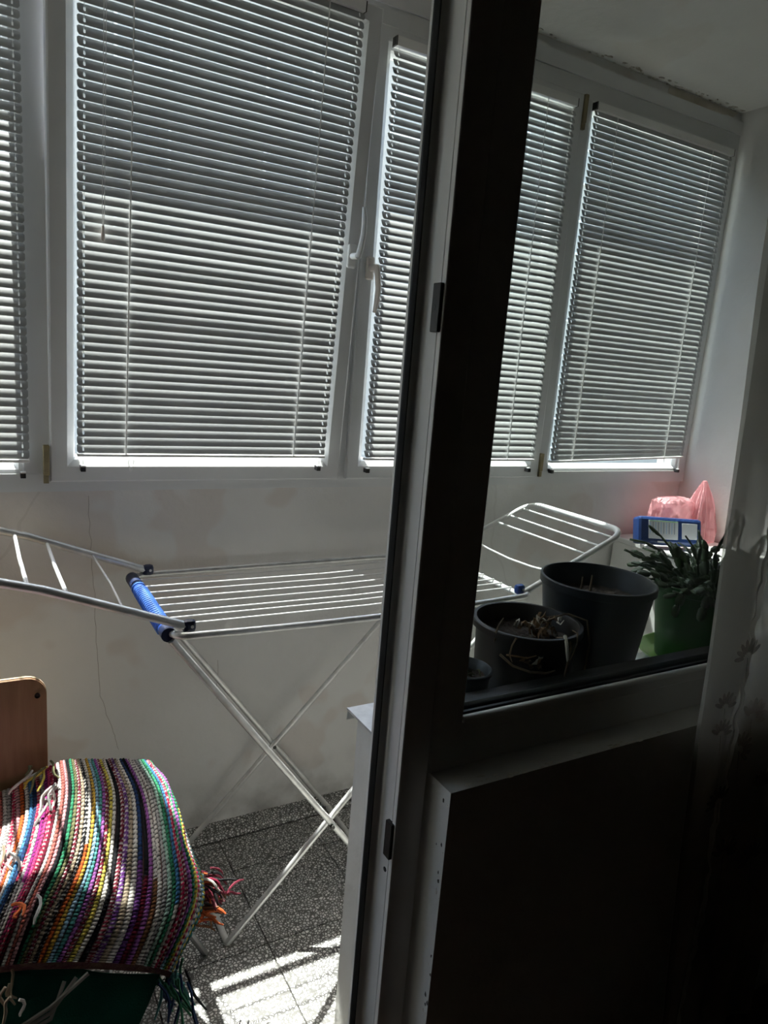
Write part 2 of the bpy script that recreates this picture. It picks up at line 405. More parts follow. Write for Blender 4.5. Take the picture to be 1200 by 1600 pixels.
# chipped paint along the two room-side edges of the low wall
CHIP = mat('bare_plaster_chip', (.74, .71, .64), .95, col2=(.46, .42, .35), scale=30, lo=.45, hi=.65)
CHIPD = mat('dark_chip', (.05, .042, .033), .95)
chips = MB(); chipd = MB()
for k in range(85):
    w = rnd.uniform(.002, .010)
    if k % 2:
        x = rnd.uniform(.66, 1.2); yy = .8175 + abs(rnd.gauss(0, .012)); z = .8352
        q = [(x + w * 1.4 * math.cos(i * 1.2566 + .3) * rnd.uniform(.5, 1.1), yy + w * .5 * math.sin(i * 1.2566 + .3) * rnd.uniform(.5, 1.1)) for i in range(5)]
        (chips if rnd.random() < .95 else chipd).prism(q, .8340, z, 'z')
    else:
        zz = rnd.uniform(.05, .82); yy = .8185 + abs(rnd.gauss(0, .010))
        q = [(yy + w * .35 * math.cos(i * 1.2566) * rnd.uniform(.5, 1.1), zz + w * .7 * math.sin(i * 1.2566) * rnd.uniform(.5, 1.1)) for i in range(5)]
        (chips if rnd.random() < .35 else chipd).prism(q, .6446, .6460, 'x')
tag(chips.build('paint_chips', CHIP, wf), kind='stuff'); tag(chipd.build('paint_chips', CHIPD, wf), kind='stuff')
# rest of the dividing wall and the dark room behind the camera
dv = MB().box((-2.2, .817, -.14), (-.33, .99, 2.6)).box((-.33, .817, 2.27), (XR, .99, 2.6)).box((1.95, .82, .80), (XR, .99, 2.27))
struct('wall_divider', dv, ROOMP, 'wall between the dark room and the balcony around the door', 'wall')
struct('floor_room', MB().box((-2.2, -3, -.14), (2.75, .942, -.001)), ROOMF, 'dark wooden floor of the unlit room', 'floor')
struct('ceiling_room', MB().box((-2.2, -3, 2.6), (2.75, .9, 2.72)), ROOMP, 'ceiling of the unlit room', 'ceiling')
struct('wall_room_left', MB().box((-2.32, -3, -.14), (-2.2, .99, 2.72)), ROOMP, 'left wall of the unlit room', 'wall')
struct('wall_room_right', MB().box((XR + .0, -3, -.14), (XR + .12, .817, 2.72)), ROOMP, 'right wall of the unlit room', 'wall')
struct('wall_room_back', MB().box((-2.32, -3.12, -.14), (2.75, -3, 2.72)), ROOMP, 'back wall of the unlit room', 'wall')

# door frame (jamb profile swept up), seen edge-on
dr = thing('door_1', 'dark plastic balcony door frame with metal lock keepers', 'door frame', (0, 0, 0), None, 'structure')
jp = [(.5630, .945), (.5630, .9390), (.5700, .9380), (.5770, .9350), (.5825, .9290), (.5855, .9210), (.5866, .9110), (.5875, .8945), (.5905, .8945), (.5905, .8900), (.5860, .8900), (.5862, .8810), (.5880, .8795), (.6380, .8795), (.6380, .945)]
jm = MB().prism(jp, -.001, 2.27, 'z'); jm.smooth = True; jm.build('jamb', PVC_IN, dr)
MB().prism([(.5634, .9388), (.5640, .9360), (.5680, .9300), (.5705, .9300), (.5715, .9378)], 0.0, 2.2, 'z').build('gasket', GASKET, dr)
MB().box((-.33, .88, 2.20), (.64, .945, 2.27)).build('head_rail', PVC_IN, dr)
MB().box((-.33, .88, 0), (-.27, .945, 2.2)).build('jamb', PVC_IN, dr)
for z0, z1 in ((1.553, 1.622), (.684, .750)):
    k = MB().rbox((.5800, .8835, z0), (.5905, .9030, z1), .0015).build('lock_keeper', STEEL, dr)
    MB().tube([(.5795, .896, (z0 + z1) / 2), (.5815, .896, (z0 + z1) / 2)], .0045, 12).build('screw', STEEL, k)
MB().tube([(.5863, .902, .652), (.5880, .902, .652)], .0045, 8).build('screw_hole', GASKET, dr)

# fixed window beside the door
wi = thing('window_5', 'fixed indoor window over the low wall with flower pots behind', 'window', (0, 0, 0), None, 'structure')
WF = [(0, .8795), (.062, .8795), (.064, .8805), (.0705, .893), (.0705, .945), (0, .945)]
MB().ring(.6385, 1.95, .8352, 2.27, [(w * (1.30 if False else 1), y) for w, y in WF]).build('window_frame', PVC_IN, wi)
MB().box((.700, .8797, .895), (1.90, .945, .9160)).build('bottom_bead', PVC_IN, wi)
MB().tube([(.707, .8875, .916), (1.885, .8875, .916)], .0085, 12).build('glazing_bead', PVC_IN, wi)
MB().box((.704, .899, .913), (1.885, .905, .924)).build('gasket', GASKET, wi)
MB().box((.704, .915, .913), (1.885, .945, .932)).build('outer_lip', GASKET, wi)
MB().box((.700, .907, .90), (1.89, .911, 2.21)).build('pane', GLASS, wi)

# galvanised sheet on the outer ledge of the low wall
sl = MB().prism([(.946, .8125), (1.176, .8120), (1.178, .785), (1.176, .785), (1.174, .8100), (.946, .8105)], .640, XR - .001, 'x')
sl.box((.638, .946, .8075), (.640, 1.176, .8125))
tag(sl.build('metal_window_sill', ZINC), 'galvanised metal sheet folded over the ledge under the flower pots', 'sill', None, 'structure')

# ------------------------------------------------------------------ venetian blinds
PITCH = .0213
def blind(label, w, h, loc, tau, tilt, ladders, cord=None, crooked=0.0, seed=1, wires=True):
    r = random.Random(seed)
    root = thing('venetian_blind', label, 'blind', loc, 'white venetian blinds on the balcony windows')
    root.rotation_euler = (tilt, 0, 0)
    # one slat mesh shared by all
    cs = [-1, -.55, .20, .60, 1]; hw = .0125; sag = .0017
    hx = .013
    xsn = [0, hx, hx + .004, w - hx - .004, w - hx, w]
    vs_, fs = [], []
    ct, st = math.cos(tau), math.sin(tau)
    for x in xsn:
        for c in cs:
            hh = sag * (1 - c * c); cc = c * hw
            inset = .004 if x in (0, w) and abs(c) == 1 else 0
            vs_.append((x + (inset if x == 0 else -inset), cc * ct - hh * st, cc * st + hh * ct))
    for i in range(5):
        for j in range(4):
            if i in (1, 3) and j == 1: continue
            a = i * 5 + j
            fs.append((a, a + 5, a + 6, a + 1))
    me = bpy.data.meshes.new('slat'); me.from_pydata(vs_, [], fs); me.update()
    me.polygons.foreach_set('use_smooth', [True] * len(me.polygons)); me.materials.append(SLAT)
    n = int((h - .040) / PITCH) + 1
    for k in range(n):
        o = link('slat', me, root, (0, 0, .014 + k * PITCH))
        o.rotation_euler = (r.gauss(0, math.radians(1.3)), math.atan2(crooked * max(0, 1 - k / 3.0), w) * 1.0, 0)
        o.location.z += -crooked * max(0, 1 - k / 3.0) * 0
    # head rail, bottom rail
    hr = MB().prism([(-.0125, h - .024), (-.0125, h), (-.011, h), (-.011, h - .022), (.011, h - .022), (.011, h), (.0125, h), (.0125, h - .024)], 0, w, 'x').build('head_rail', RAILW, root)
    for x in (-.002, w - .006): MB().rbox((x + .002, -.013, h - .0245), (x + .0055, .013, h + .0005), .0008).build('end_cap', BLACK, hr)
    br = MB().rbox((0, -.011, -.006), (w, .011, .002), .0025).build('bottom_rail', RAILW, root)
    br.rotation_euler = (0, math.atan2(crooked, w) if crooked else 0, 0)
    for x in ladders:
        MB().tube([(x, -.0085, -.004), (x, -.0080, h - .022)], .0017, 5).build('ladder_cord', CORD, root)
        MB().tube([(x, .0095, -.004), (x, .0095, h - .022)], .0009, 5).build('ladder_cord', CORD, root)
    for x in (hx + .002, w - hx - .002):
        MB().tube([(x, -.001, -.034), (x, -.001, h - .02)], .0007, 5).build('guide_wire', CORD, root)
        bk = MB().rbox((x - .006, -.006, -.046), (x + .006, .016, -.032), .001).build('wire_bracket', BLACK, root)
        MB().rbox((x - .006, -.008, -.033), (x + .006, .004, -.030), .0005).build('clip', RAILW, bk)
    if cord:
        cx, cz = cord
        for d in (-.0025, .0025):
            MB().tube([(cx + d, -.018, h - .02), (cx + d, -.020, h * .5), (cx + d * .4, -.020, cz + .03)], .0009, 5).build('pull_cord', CORD, root)
        MB().lathe([(.001, .034), (.0035, .03), (.0048, .004), (.003, 0), (.0005, 0)], (cx, -.020, cz), 10).build('cord_tassel', HANDLE, root)
        lo = [(.13 + .006 * math.cos(t) * (1 + .3 * math.sin(3 * t)), -.014, -.024 + .019 * math.sin(t)) for t in [i * .5 for i in range(13)]]
        MB().tube(lo, .0007, 5).build('loose_cord', CORD, root)
    return root
blind('white venetian blind cut off by the left edge of the picture', .74, 1.225, (.112 - .74, 1.958, 1.200), math.radians(62), 0, (.12, .62), None, 0, 3)
blind('widest white venetian blind leaning inward on the tilted window', .690, 1.195, (.219, 1.9395, 1.219), math.radians(61), math.radians(4.0), (.118, .588), (.055, .52), 0, 4)
blind('white venetian blind partly hidden behind the dark door post', .690, 1.185, (1.047, 1.9395, 1.212), math.radians(59), 0, (.115, .565), None, 0, 5)
blind('white venetian blind with crooked bottom rail nearest the balcony corner', .735, 1.215, (1.838, 1.960, 1.203), math.radians(67), 0, (.105, .615), None, -.022, 6)

# ------------------------------------------------------------------ drying rack
rk = thing('drying_rack', 'aluminium folding laundry drying rack with blue plastic joints and raised wings', 'drying rack', (.68, 1.68, 0))
K = Vector((.68, 1.68, 0))
def rp(pts): return [Vector(p) - K for p in pts]
def rtube(name, pts, r, m=ALU, n=10, flat=1.0, par=rk): return MB().tube(rp(pts), r, n, flat=flat).build(name, m, par)
YN, YF = 1.440, 1.900; ZT = .898
def arc(p0, p1, p2, n=6):
    p0, p1, p2 = Vector(p0), Vector(p1), Vector(p2)
    return [p0.lerp(p1, t).lerp(p1.lerp(p2, t), t) for t in [i / n for i in range(n + 1)]]
def bow(x, y, a): return y + a * math.sin(math.pi * (x - .36) / .98)
near = arc((.352, YN + .035, ZT), (.352, YN, ZT), (.40, YN, ZT)) + [(x, bow(x, YN, -.02), ZT) for x in [.5 + .1 * i for i in range(8)]] + [(1.29, YN, ZT)] + arc((1.30, YN, ZT), (1.348, YN, ZT), (1.348, YN + .035, ZT))
far = [(x, 2 * 1.67 - y, z) for x, y, z in [tuple(p) for p in near]]
far = [(x, 2 * 1.67 - bow(x, YN, .0) if .45 < x < 1.25 else y, z) for x, y, z in far]
rtube('side_tube', near, .0085); rtube('side_tube', far, .0085)
rtube('cross_tube', [(1.325, YN + .004, ZT - .004), (1.325, YF - .004, ZT - .004)], .008, RODW)
# blue sleeve on the left cross bar
rtube('cross_tube', [(.345, YN + .03, ZT - .002), (.345, YF - .03, ZT - .002)], .007)
bs = rtube('sleeve', [(.345, 1.475, ZT - .002), (.345, 1.878, ZT - .002)], .0155, BLUE, 14)
rtube('sleeve_end', [(.345, 1.80, ZT - .002), (.345, 1.882, ZT - .002)], .0165, NAVY, 14)
rtube('sleeve_end', [(.345, 1.462, ZT - .002), (.345, 1.492, ZT - .002)], .0162, NAVY, 14)
hx_ = [(.345 + .0168 * math.cos(t), 1.50 + .27 * t / (2 * math.pi * 22), ZT - .002 + .0168 * math.sin(t)) for t in [i * math.pi / 4 for i in range(22 * 8 + 1)]]
LBLUE = mat('pale_blue_plastic', (.07, .18, .55), .35)
rtube('coil', hx_, .0030, LBLUE, 5)
rtube('sleeve_clip', [(.345, 1.785, ZT - .002), (.345, 1.797, ZT - .002)], .0182, LBLUE, 14)
for y in (1.505, 1.548, 1.585, 1.635, 1.685, 1.735, 1.785, 1.840):
    rtube('drying_rod', [(.352, y, ZT + .004), (.85, y - .004, ZT + .001), (1.325, y, ZT + .006)], .0022, RODW, 6)
# wings
sl_l = .352
def wl_(x): return .912 + (.385 - x) * sl_l
XE = -.075
lw = [(.392, 1.462, wl_(.392)), (.10, 1.462, wl_(.10) + .008)] + arc((XE + .05, 1.462, wl_(XE + .05)), (XE, 1.462, wl_(XE)), (XE, 1.512, wl_(XE))) + \
     arc((XE, 1.842, wl_(XE)), (XE, 1.892, wl_(XE)), (XE + .05, 1.892, wl_(XE + .05))) + [(.10, 1.892, wl_(.10) + .008), (.392, 1.892, wl_(.392))]
rtube('wing_tube', lw, .0095)
for x, rr in ((-.012, .0042), (.072, .0042), (.143, .0042), (.248, .0024)):
    z = wl_(x) + .004
    rtube('wing_rod', [(x + .004, 1.462, z), (x + (.012 if rr < .003 else 0), 1.68, z - (.012 if rr < .003 else .0)), (x, 1.892, z)], rr, RODW, 8)
def wr_(x): return .902 + (x - 1.34) * .425
XE2 = 1.715
rw = [(1.318, 1.462, wr_(1.318)), (1.50, 1.462, wr_(1.5))] + arc((XE2 - .06, 1.462, wr_(XE2 - .06)), (XE2, 1.462, wr_(XE2)), (XE2, 1.522, wr_(XE2))) + \
     arc((XE2, 1.832, wr_(XE2)), (XE2, 1.892, wr_(XE2)), (XE2 - .06, 1.892, wr_(XE2 - .06))) + [(1.50, 1.892, wr_(1.5)), (1.318, 1.892, wr_(1.318))]
rtube('wing_tube', rw, .0095, RODW)
for x in (1.672, 1.618, 1.566, 1.452):
    z = wr_(x); s = .016 if x < 1.5 else 0
    rtube('wing_rod', [(x, 1.462, z), (x, 1.57, z - s * .75), (x, 1.677, z - s), (x, 1.785, z - s * .75), (x, 1.892, z)], .0034, RODW, 8)
for x, y in ((.388, 1.462), (.388, 1.892), (1.318, 1.462), (1.318, 1.892)):
    d = 1 if x < 1 else -1
    c = MB().rbox(tuple(Vector((x - .015, y - .011, .898)) - K), tuple(Vector((x + .015, y + .011, .928)) - K), .0095).build('hinge_cap', NAVY if d > 0 else BLUE, rk)
    rtube('rivet', [(x + .004, y - .0135, .914), (x + .004, y + .0135, .914)], .0035, ALU, 8, par=rk)
# legs: two crossing pairs
def leg(xa, ya, xb, yb, n=9):
    p0 = Vector((xa, ya, .885)); p1 = Vector((xb, yb, .009))
    rtube('leg', [p0.lerp(p1, t) for t in (0, .25, .5, .75, 1)], .0085, ALU, 10)
leg(.350, 1.458, 1.003, 1.500); leg(.350, 1.886, 1.003, 1.940)
leg(1.300, 1.472, .520, 1.512); leg(1.300, 1.872, .520, 1.926)
rtube('foot_bar', [(1.003, 1.500, .009), (1.003, 1.940, .009)], .0085); rtube('foot_bar', [(.520, 1.512, .009), (.520, 1.926, .009)], .0085)
for y in (1.484, 1.913): rtube('pivot_bolt', [(.783, y - .014, .298), (.783, y + .018, .298)], .006, STEEL, 8)

# ------------------------------------------------------------------ chair, stool, rag rug, blanket
WOOD = mat('beech_ply', (.27, .155, .08), .5, col2=(.21, .115, .055), scale=5, stretch=(14, 1, 1.2))
EDGE = mat('ply_edge', (.50, .38, .25), .6)
CHROME = mat('grey_tube', (.28, .28, .28), .35, .8)
ch = thing('school_chair', 'wooden-backed school chair behind the striped rag rug', 'chair', (-.09, 1.42, 0))
CK = Vector((-.09, 1.42, 0))
def rr2(x0, x1, z0, z1, r, n=6):
    out = []
    for cx, cz, a0 in ((x1 - r, z0 + r, -90), (x1 - r, z1 - r, 0), (x0 + r, z1 - r, 90), (x0 + r, z0 + r, 180)):
        for i in range(n + 1):
            a = math.radians(a0 + 90 * i / n); out.append((cx + r * math.cos(a), cz + r * math.sin(a)))
    return out
bk = MB().prism(rr2(-.20, .205, .50, .772, .040), .188, .196, 'y'); bk.build('backrest', WOOD, ch)
MB().prism(rr2(-.2015, .2065, .4985, .7735, .0415), .196, .202, 'y').build('backrest_edge', EDGE, ch)
for x in (-.165, .190): MB().lathe([(.0005, 0), (.005, 0), (.006, .002), (.006, .004)], (0, 0, 0), 12).build('bolt', BLACK, ch, (x - .003, .186, .732)).rotation_euler = (math.radians(90), 0, 0)
MB().rbox((-.20, -.19, .332), (.20, .17, .348), .006).build('seat', WOOD, ch)
for x in (-.18, .18):
    MB().tube([(x, .20, .0), (x, .195, .35), (x, .210, .76)], .010, 10).build('leg', CHROME, ch)
    MB().tube([(x, -.17, .0), (x, -.165, .335)], .010, 10).build('leg', CHROME, ch)

st = thing('stool', 'dark low stool with grey tube legs hidden under the striped rug', 'stool', (.285, 1.46, 0))
MB().lathe([(0, .235), (.095, .235), (.103, .241), (.103, .252), (.095, .258), (0, .258)], (-.02, .01, 0), 32).build('seat', BLACK, st)
for fx, fy, tx, ty in ((.178, .052, .055, .03), (-.10, .12, -.06, .07), (-.10, -.11, -.06, -.05)):
    MB().tube([(fx, fy, 0), (tx, ty, .236)], .0085, 8).build('leg', CHROME, st)

# the rug surface, columns from right to left, rows from the back crest to the front lip
RC = [[(.343, 1.59, .470), (.372, 1.50, .452), (.378, 1.38, .425), (.384, 1.28, .375), (.300, 1.19, .300)],
      [(.335, 1.58, .528), (.353, 1.48, .519), (.346, 1.34, .490), (.340, 1.24, .418), (.275, 1.19, .322)],
      [(.284, 1.58, .548), (.305, 1.48, .505), (.291, 1.33, .462), (.267, 1.24, .410), (.222, 1.19, .352)],
      [(.234, 1.58, .559), (.243, 1.48, .522), (.213, 1.33, .480), (.178, 1.24, .440), (.132, 1.19, .394)],
      [(.186, 1.58, .570), (.187, 1.48, .540), (.156, 1.33, .508), (.106, 1.24, .470), (.064, 1.19, .420)],
      [(.140, 1.58, .575), (.134, 1.48, .553), (.099, 1.33, .530), (.054, 1.24, .500), (.015, 1.19, .435)],
      [(.085, 1.58, .548), (.080, 1.48, .525), (.045, 1.33, .520), (.008, 1.24, .502), (-.033, 1.19, .446)],
      [(.019, 1.58, .529), (.015, 1.48, .502), (-.010, 1.33, .514), (-.041, 1.24, .502), (-.078, 1.19, .458)],
      [(-.06, 1.58, .52), (-.065, 1.48, .50), (-.08, 1.33, .505), (-.11, 1.24, .50), (-.14, 1.19, .455)],
      [(-.14, 1.58, .50), (-.145, 1.48, .485), (-.16, 1.33, .49), (-.18, 1.24, .485), (-.20, 1.19, .44)],
      [(-.22, 1.57, .44), (-.225, 1.48, .44), (-.24, 1.33, .44), (-.25, 1.24, .43), (-.26, 1.19, .40)]]
def cr1(p, t):                                   # Catmull-Rom through a list, t in 0..1
    n = len(p) - 1; s = min(max(t, 0), .99999) * n; i = int(s); f = s - i
    a, b, c, d = (Vector(p[max(i - 1, 0)]), Vector(p[i]), Vector(p[i + 1]), Vector(p[min(i + 2, n)]))
    return .5 * (2 * b + (c - a) * f + (2 * a - 5 * b + 4 * c - d) * f * f + (3 * b - a - 3 * c + d) * f ** 3)
def rug(u, v): return cr1([cr1(c, v) for c in RC], u)
rg = thing('rag_rug', 'multicoloured striped rag rug folded in a heap on the chair', 'rug', (.1, 1.38, .25))
RK = Vector((.1, 1.38, .25))
WEAVE = attr_mat('rag_weave')
PAL = dict(maroon=(.16, .012, .03), crimson=(.42, .02, .07), pink=(.55, .06, .20), magenta=(.30, .03, .20), navy=(.02, .05, .14), blue=(.07, .22, .42), orange=(.62, .13, .03),
           white=(.72, .68, .62), grey=(.42, .40, .38), salmon=(.58, .16, .13), olive=(.17, .17, .08), beige=(.46, .37, .26), black=(.012, .012, .014), mustard=(.62, .38, .06),
           yellow=(.66, .55, .10), teal=(.10, .34, .32), violet=(.36, .12, .40), purple=(.15, .05, .22), brown=(.24, .11, .05), green=(.04, .24, .12), mint=(.40, .58, .48), sky=(.30, .48, .62), rose=(.66, .34, .36))
SEQ = ('teal yellow sky white crimson yellow green sky maroon crimson white green mint grey white brown violet maroon purple white beige purple maroon black white yellow maroon violet teal sky mustard orange black beige maroon olive green black rose salmon white maroon '
       'crimson pink white grey black navy blue white orange rose crimson grey white salmon orange maroon white blue navy maroon magenta maroon pink crimson blue white maroon orange black violet grey maroon yellow teal white crimson navy').split()
NS = len(SEQ)
strip_n = 165
for i, cn in enumerate(SEQ):
    u0 = i / NS; u1 = (i + 1) / NS
    base = PAL[cn]; th = PAL['white'] if cn in ('black', 'maroon', 'navy', 'purple', 'crimson') and rnd.random() < .75 else PAL['black']
    alt = PAL[rnd.choice(SEQ)] if rnd.random() < .35 else base
    cut = rnd.random()
    mb = MB(); cols = []; o = 0
    prof = ((0, 0), (.18, .75), (.5, 1), (.82, .75), (1, 0))
    ph = rnd.random() * 6; po = rnd.randint(0, 2)
    for k in range(strip_n + 1):
        v = k / strip_n
        wob = .12 * math.sin(v * 9 + ph) / NS
        pa = rug(min(max(u0 + wob, 0), 1), v); pb = rug(min(max(u1 + wob, 0), 1), v)
        e = (pb - pa); dv = (rug((u0 + u1) / 2, min(v + .01, 1)) - rug((u0 + u1) / 2, max(v - .01, 0)))
        nrm = e.cross(dv)
        if nrm.z < 0: nrm.negate()
        nrm.normalize()
        hgt = .0042 * (.45 if (k + po) % 3 == 0 else 1.1) * (1 + .35 * math.sin(v * 23 + ph * 3)) + .0012 * noise.noise(pa * 60)
        cc = base if v > cut or cut < .4 else alt
        f = rnd.uniform(.72, 1.12)
        for j, (a, h) in enumerate(prof):
            mb.v.append(tuple(pa + e * a + nrm * (h * hgt) - RK))
            if (k + po) % 3 == 0 and (j in (0, 1, 3, 4) or rnd.random() < .35): c = th if rnd.random() < .8 else PAL['black']
            elif j in (0, 4): c = tuple(x * .8 for x in cc)
            else: c = tuple(min(1, x * f) for x in cc)
            cols.append((*c, 1))
    for k in range(strip_n):
        for j in range(4):
            a = k * 5 + j; mb.f.append((a, a + 1, a + 6, a + 5))
    me = bpy.data.meshes.new('rag_strip'); me.from_pydata(mb.v, [], mb.f); me.update()
    me.polygons.foreach_set('use_smooth', [True] * len(me.polygons))
    ca = me.color_attributes.new('Col', 'FLOAT_COLOR', 'POINT')
    ca.data.foreach_set('color', [x for c in cols for x in c])
    me.materials.append(WEAVE); link('rag_strip', me, rg)
# the folded layers below the top one
LAYER = mat('rug_underside', (.13, .03, .05), .95, col2=(.20, .12, .08), scale=40, bump=.6, bscale=120)
def body(th0, th1, sh):
    mb = MB(); nu, nv = 40, 16
    mb.grid(lambda u, v: rug(.012 + .976 * u, .012 + .976 * v) - Vector((0, 0, th0)) - RK, nu, nv)
    mb.grid(lambda u, v: Vector((lambda p: (p.x * (1 - sh), p.y + sh, p.z - th1))(rug(.012 + .976 * u, .012 + .976 * v))) - RK, nu, nv)
    W = (nu + 1) * (nv + 1); rim = [i * (nv + 1) for i in range(nu + 1)] + [nu * (nv + 1) + j for j in range(1, nv + 1)] + \
        [i * (nv + 1) + nv for i in range(nu - 1, -1, -1)] + [j for j in range(nv - 1, 0, -1)]
    for a, b in zip(rim, rim[1:] + rim[:1]): mb.f.append((a, b, b + W, a + W))
    return mb
body(.003, .026, .010).build('folded_layer', LAYER, rg)
# loose rag ends and fringe
def fringe(p, d, ln, n, cn, spread, r=.0026):
    for k in range(n):
        q = Vector(p) + Vector((rnd.gauss(0, spread), rnd.gauss(0, spread), rnd.gauss(0, spread)))
        dd = Vector(d) + Vector((rnd.gauss(0, .35), rnd.gauss(0, .35), rnd.gauss(0, .25))); dd.normalize()
        L_ = ln * rnd.uniform(.6, 1.2); pts = []
        for t in range(6):
            s = t / 5; pts.append(q + dd * (L_ * s) + Vector((.006 * math.sin(s * 5 + k), .006 * math.cos(s * 4 + k), -.35 * L_ * s * s)) - RK)
        cname = rnd.choice(cn); c = PAL[cname]
        m = bpy.data.materials.get('rag_' + cname) or mat('rag_' + cname, c, .95, col2=tuple(x * .7 for x in c), scale=90)
        MB().tube(pts, [r, r * 1.1, r, r * 1.2, r, r * .7], 5).build('rag_tassel', m, rg)
fringe((.396, 1.36, .335), (1, .1, -.45), .050, 30, ['maroon', 'black', 'white', 'maroon', 'orange', 'black', 'crimson'], .014)
fringe((.392, 1.33, .290), (1, .0, -.1), .055, 14, ['orange', 'orange', 'maroon', 'brown'], .008)
fringe((.402, 1.37, .310), (1, .15, -.2), .050, 44, ['maroon', 'black', 'black', 'maroon', 'rose', 'brown'], .020)
fringe((.372, 1.34, .392), (.5, -.6, .1), .022, 8, ['teal', 'green', 'mint'], .008)
fringe((.300, 1.20, .285), (.25, .0, -1), .085, 26, ['navy', 'teal', 'black', 'navy', 'green'], .014)
fringe((.115, 1.50, .560), (-.4, -1, -.3), .055, 12, ['grey', 'grey', 'white', 'beige'], .012)
fringe((.030, 1.36, .535), (.3, -1, -.1), .05, 9, ['grey', 'beige', 'white'], .014)
fringe((.045, 1.25, .510), (.1, -.6, .2), .04, 6, ['white', 'grey', 'orange'], .02)
fringe((.020, 1.182, .415), (-.05, -.2, -1), .045, 6, ['white', 'beige'], .02)
fringe((.095, 1.56, .575), (-.6, -.6, .3), .06, 8, ['orange', 'magenta', 'olive', 'yellow', 'white'], .012)

# dark green blanket below the rug
GREEN = mat('green_felt', (.013, .115, .080), .95, col2=(.009, .085, .060), scale=9, bump=.35, bscale=300, spec=.1)
gb = thing('green_blanket', 'dark green felt blanket hanging from the seat under the rag rug', 'blanket', (-.05, 1.25, .1))
GK = Vector((-.05, 1.25, .1))
def gsurf(u, v):
    xr = .285 - .22 * v
    x = -.28 + (xr + .28) * u
    lip = rug(min(1, max(0, .02 + .96 * (1 - u) * .93)), 1.0)
    z0 = lip.z - .024; y0 = 1.20
    z = z0 * (1 - v) + .03 * v
    y = y0 - .035 * math.sin(math.pi * min(v * 1.5, 1)) - .02 * v + .012 * math.sin(u * 9 + v * 3) * v + .02 * (1 - v) ** 2
    return Vector((x, y, z)) - GK
g = MB().grid(gsurf, 40, 24).build('drape', GREEN, gb)
so = g.modifiers.new('thickness', 'SOLIDIFY'); so.thickness = .006
MB().rbox(tuple(Vector((-.27, 1.255, .349)) - GK), tuple(Vector((.08, 1.54, .395)) - GK), .015).build('folded_part', GREEN, gb)
PALEC = mat('pale_rag_cord', (.27, .25, .22), .95, col2=(.28, .26, .23), scale=60)
for k in range(3):
    MB().tube([Vector(p) - RK for p in ((.145 - .02 * k, 1.178, .375), (.08, 1.155 - .004 * k, .352 - .008 * k), (.02, 1.148, .335 - .009 * k), (-.06, 1.150, .335 - .012 * k))], .0038, 6).build('rag_tassel', PALEC, rg)

# ------------------------------------------------------------------ flower pots on the outer ledge
SILLZ = .8125
def pot(name, label, x, y, r1, r0, h, m, rim=.006, lip=.012, n=56, sx=1.0, sy=1.0):
    t = thing(name, label, 'flower pot', (x, y, SILLZ), None)
    prof = [(.0, .0), (r0 - .004, 0), (r0, .004), (r1 - rim, h - lip - .004), (r1 - rim, h - lip), (r1, h - lip + .002), (r1, h - .002), (r1 - .002, h), (r1 - rim + .001, h), (r1 - rim - .002, h - .004), (r0 * .5 + r1 * .5 - .008, h * .5), (.0, h * .5)]
    MB().lathe(prof, (0, 0, 0), n, sx, sy).build('pot_body', m, t)
    return t
SOIL = mat('dark_soil', (.020, .014, .010), .95, col2=(.055, .040, .028), scale=60, bump=.8, bscale=90)
def soil(t, r, z, sx=1, sy=1, amp=.008):
    mb = MB(); n = 40
    for i in range(13):
        for k in range(n):
            a = 2 * math.pi * k / n; q = r * i / 12
            mb.v.append((q * math.cos(a) * sx, q * math.sin(a) * sy, z + amp * noise.noise(Vector((q * math.cos(a) * 45, q * math.sin(a) * 45, z * 50))) + amp * .8 * noise.noise(Vector((q * math.cos(a) * 120, q * math.sin(a) * 120, 3)))))
    for i in range(12):
        for k in range(n): mb.f.append((i * n + k, i * n + (k + 1) % n, (i + 1) * n + (k + 1) % n, (i + 1) * n + k))
    mb.smooth = True
    tag(mb.build('soil', SOIL, t), kind='stuff')
POTN = mat('anthracite_pot_plastic', (.009, .012, .016), .42, spec=.3, col2=(.007, .010, .013), scale=8)
POTB = mat('brown_pot_plastic', (.013, .010, .008), .45, spec=.3, col2=(.010, .008, .006), scale=8)
POTG = mat('grey_pot_plastic', (.030, .036, .040), .4, col2=(.024, .029, .033), scale=8)
POTGR = mat('green_pot_plastic', (.008, .10, .016), .3, col2=(.006, .075, .012), scale=6, trans=.25)
SAUC = mat('green_saucer_plastic', (.18, .36, .08), .35, col2=(.14, .30, .06), scale=6, trans=.2)
DRY = mat('dry_stem', (.15, .105, .06), .9, col2=(.08, .05, .03), scale=50)
DRYL = mat('dry_leaf', (.22, .125, .055), .9, col2=(.12, .07, .03), scale=60)
STRAW = mat('pale_dead_leaf', (.50, .46, .38), .85, col2=(.36, .32, .25), scale=60)

p1 = pot('flower_pot', 'large tall anthracite plastic flower pot with bare soil', 1.238, 1.112, .1316, .098, .2475, POTN, .006, .020)
soil(p1, .118, .195)
MB().tube([(-.045, -.02, .19), (-.044, -.02, .235), (-.041, -.018, .262)], [.0028, .0024, .002], 6).build('bare_stem', DRY, p1)
MB().tube([(-.03, .02, .19), (-.028, .022, .245)], .002, 6).build('bare_stem', DRY, p1)

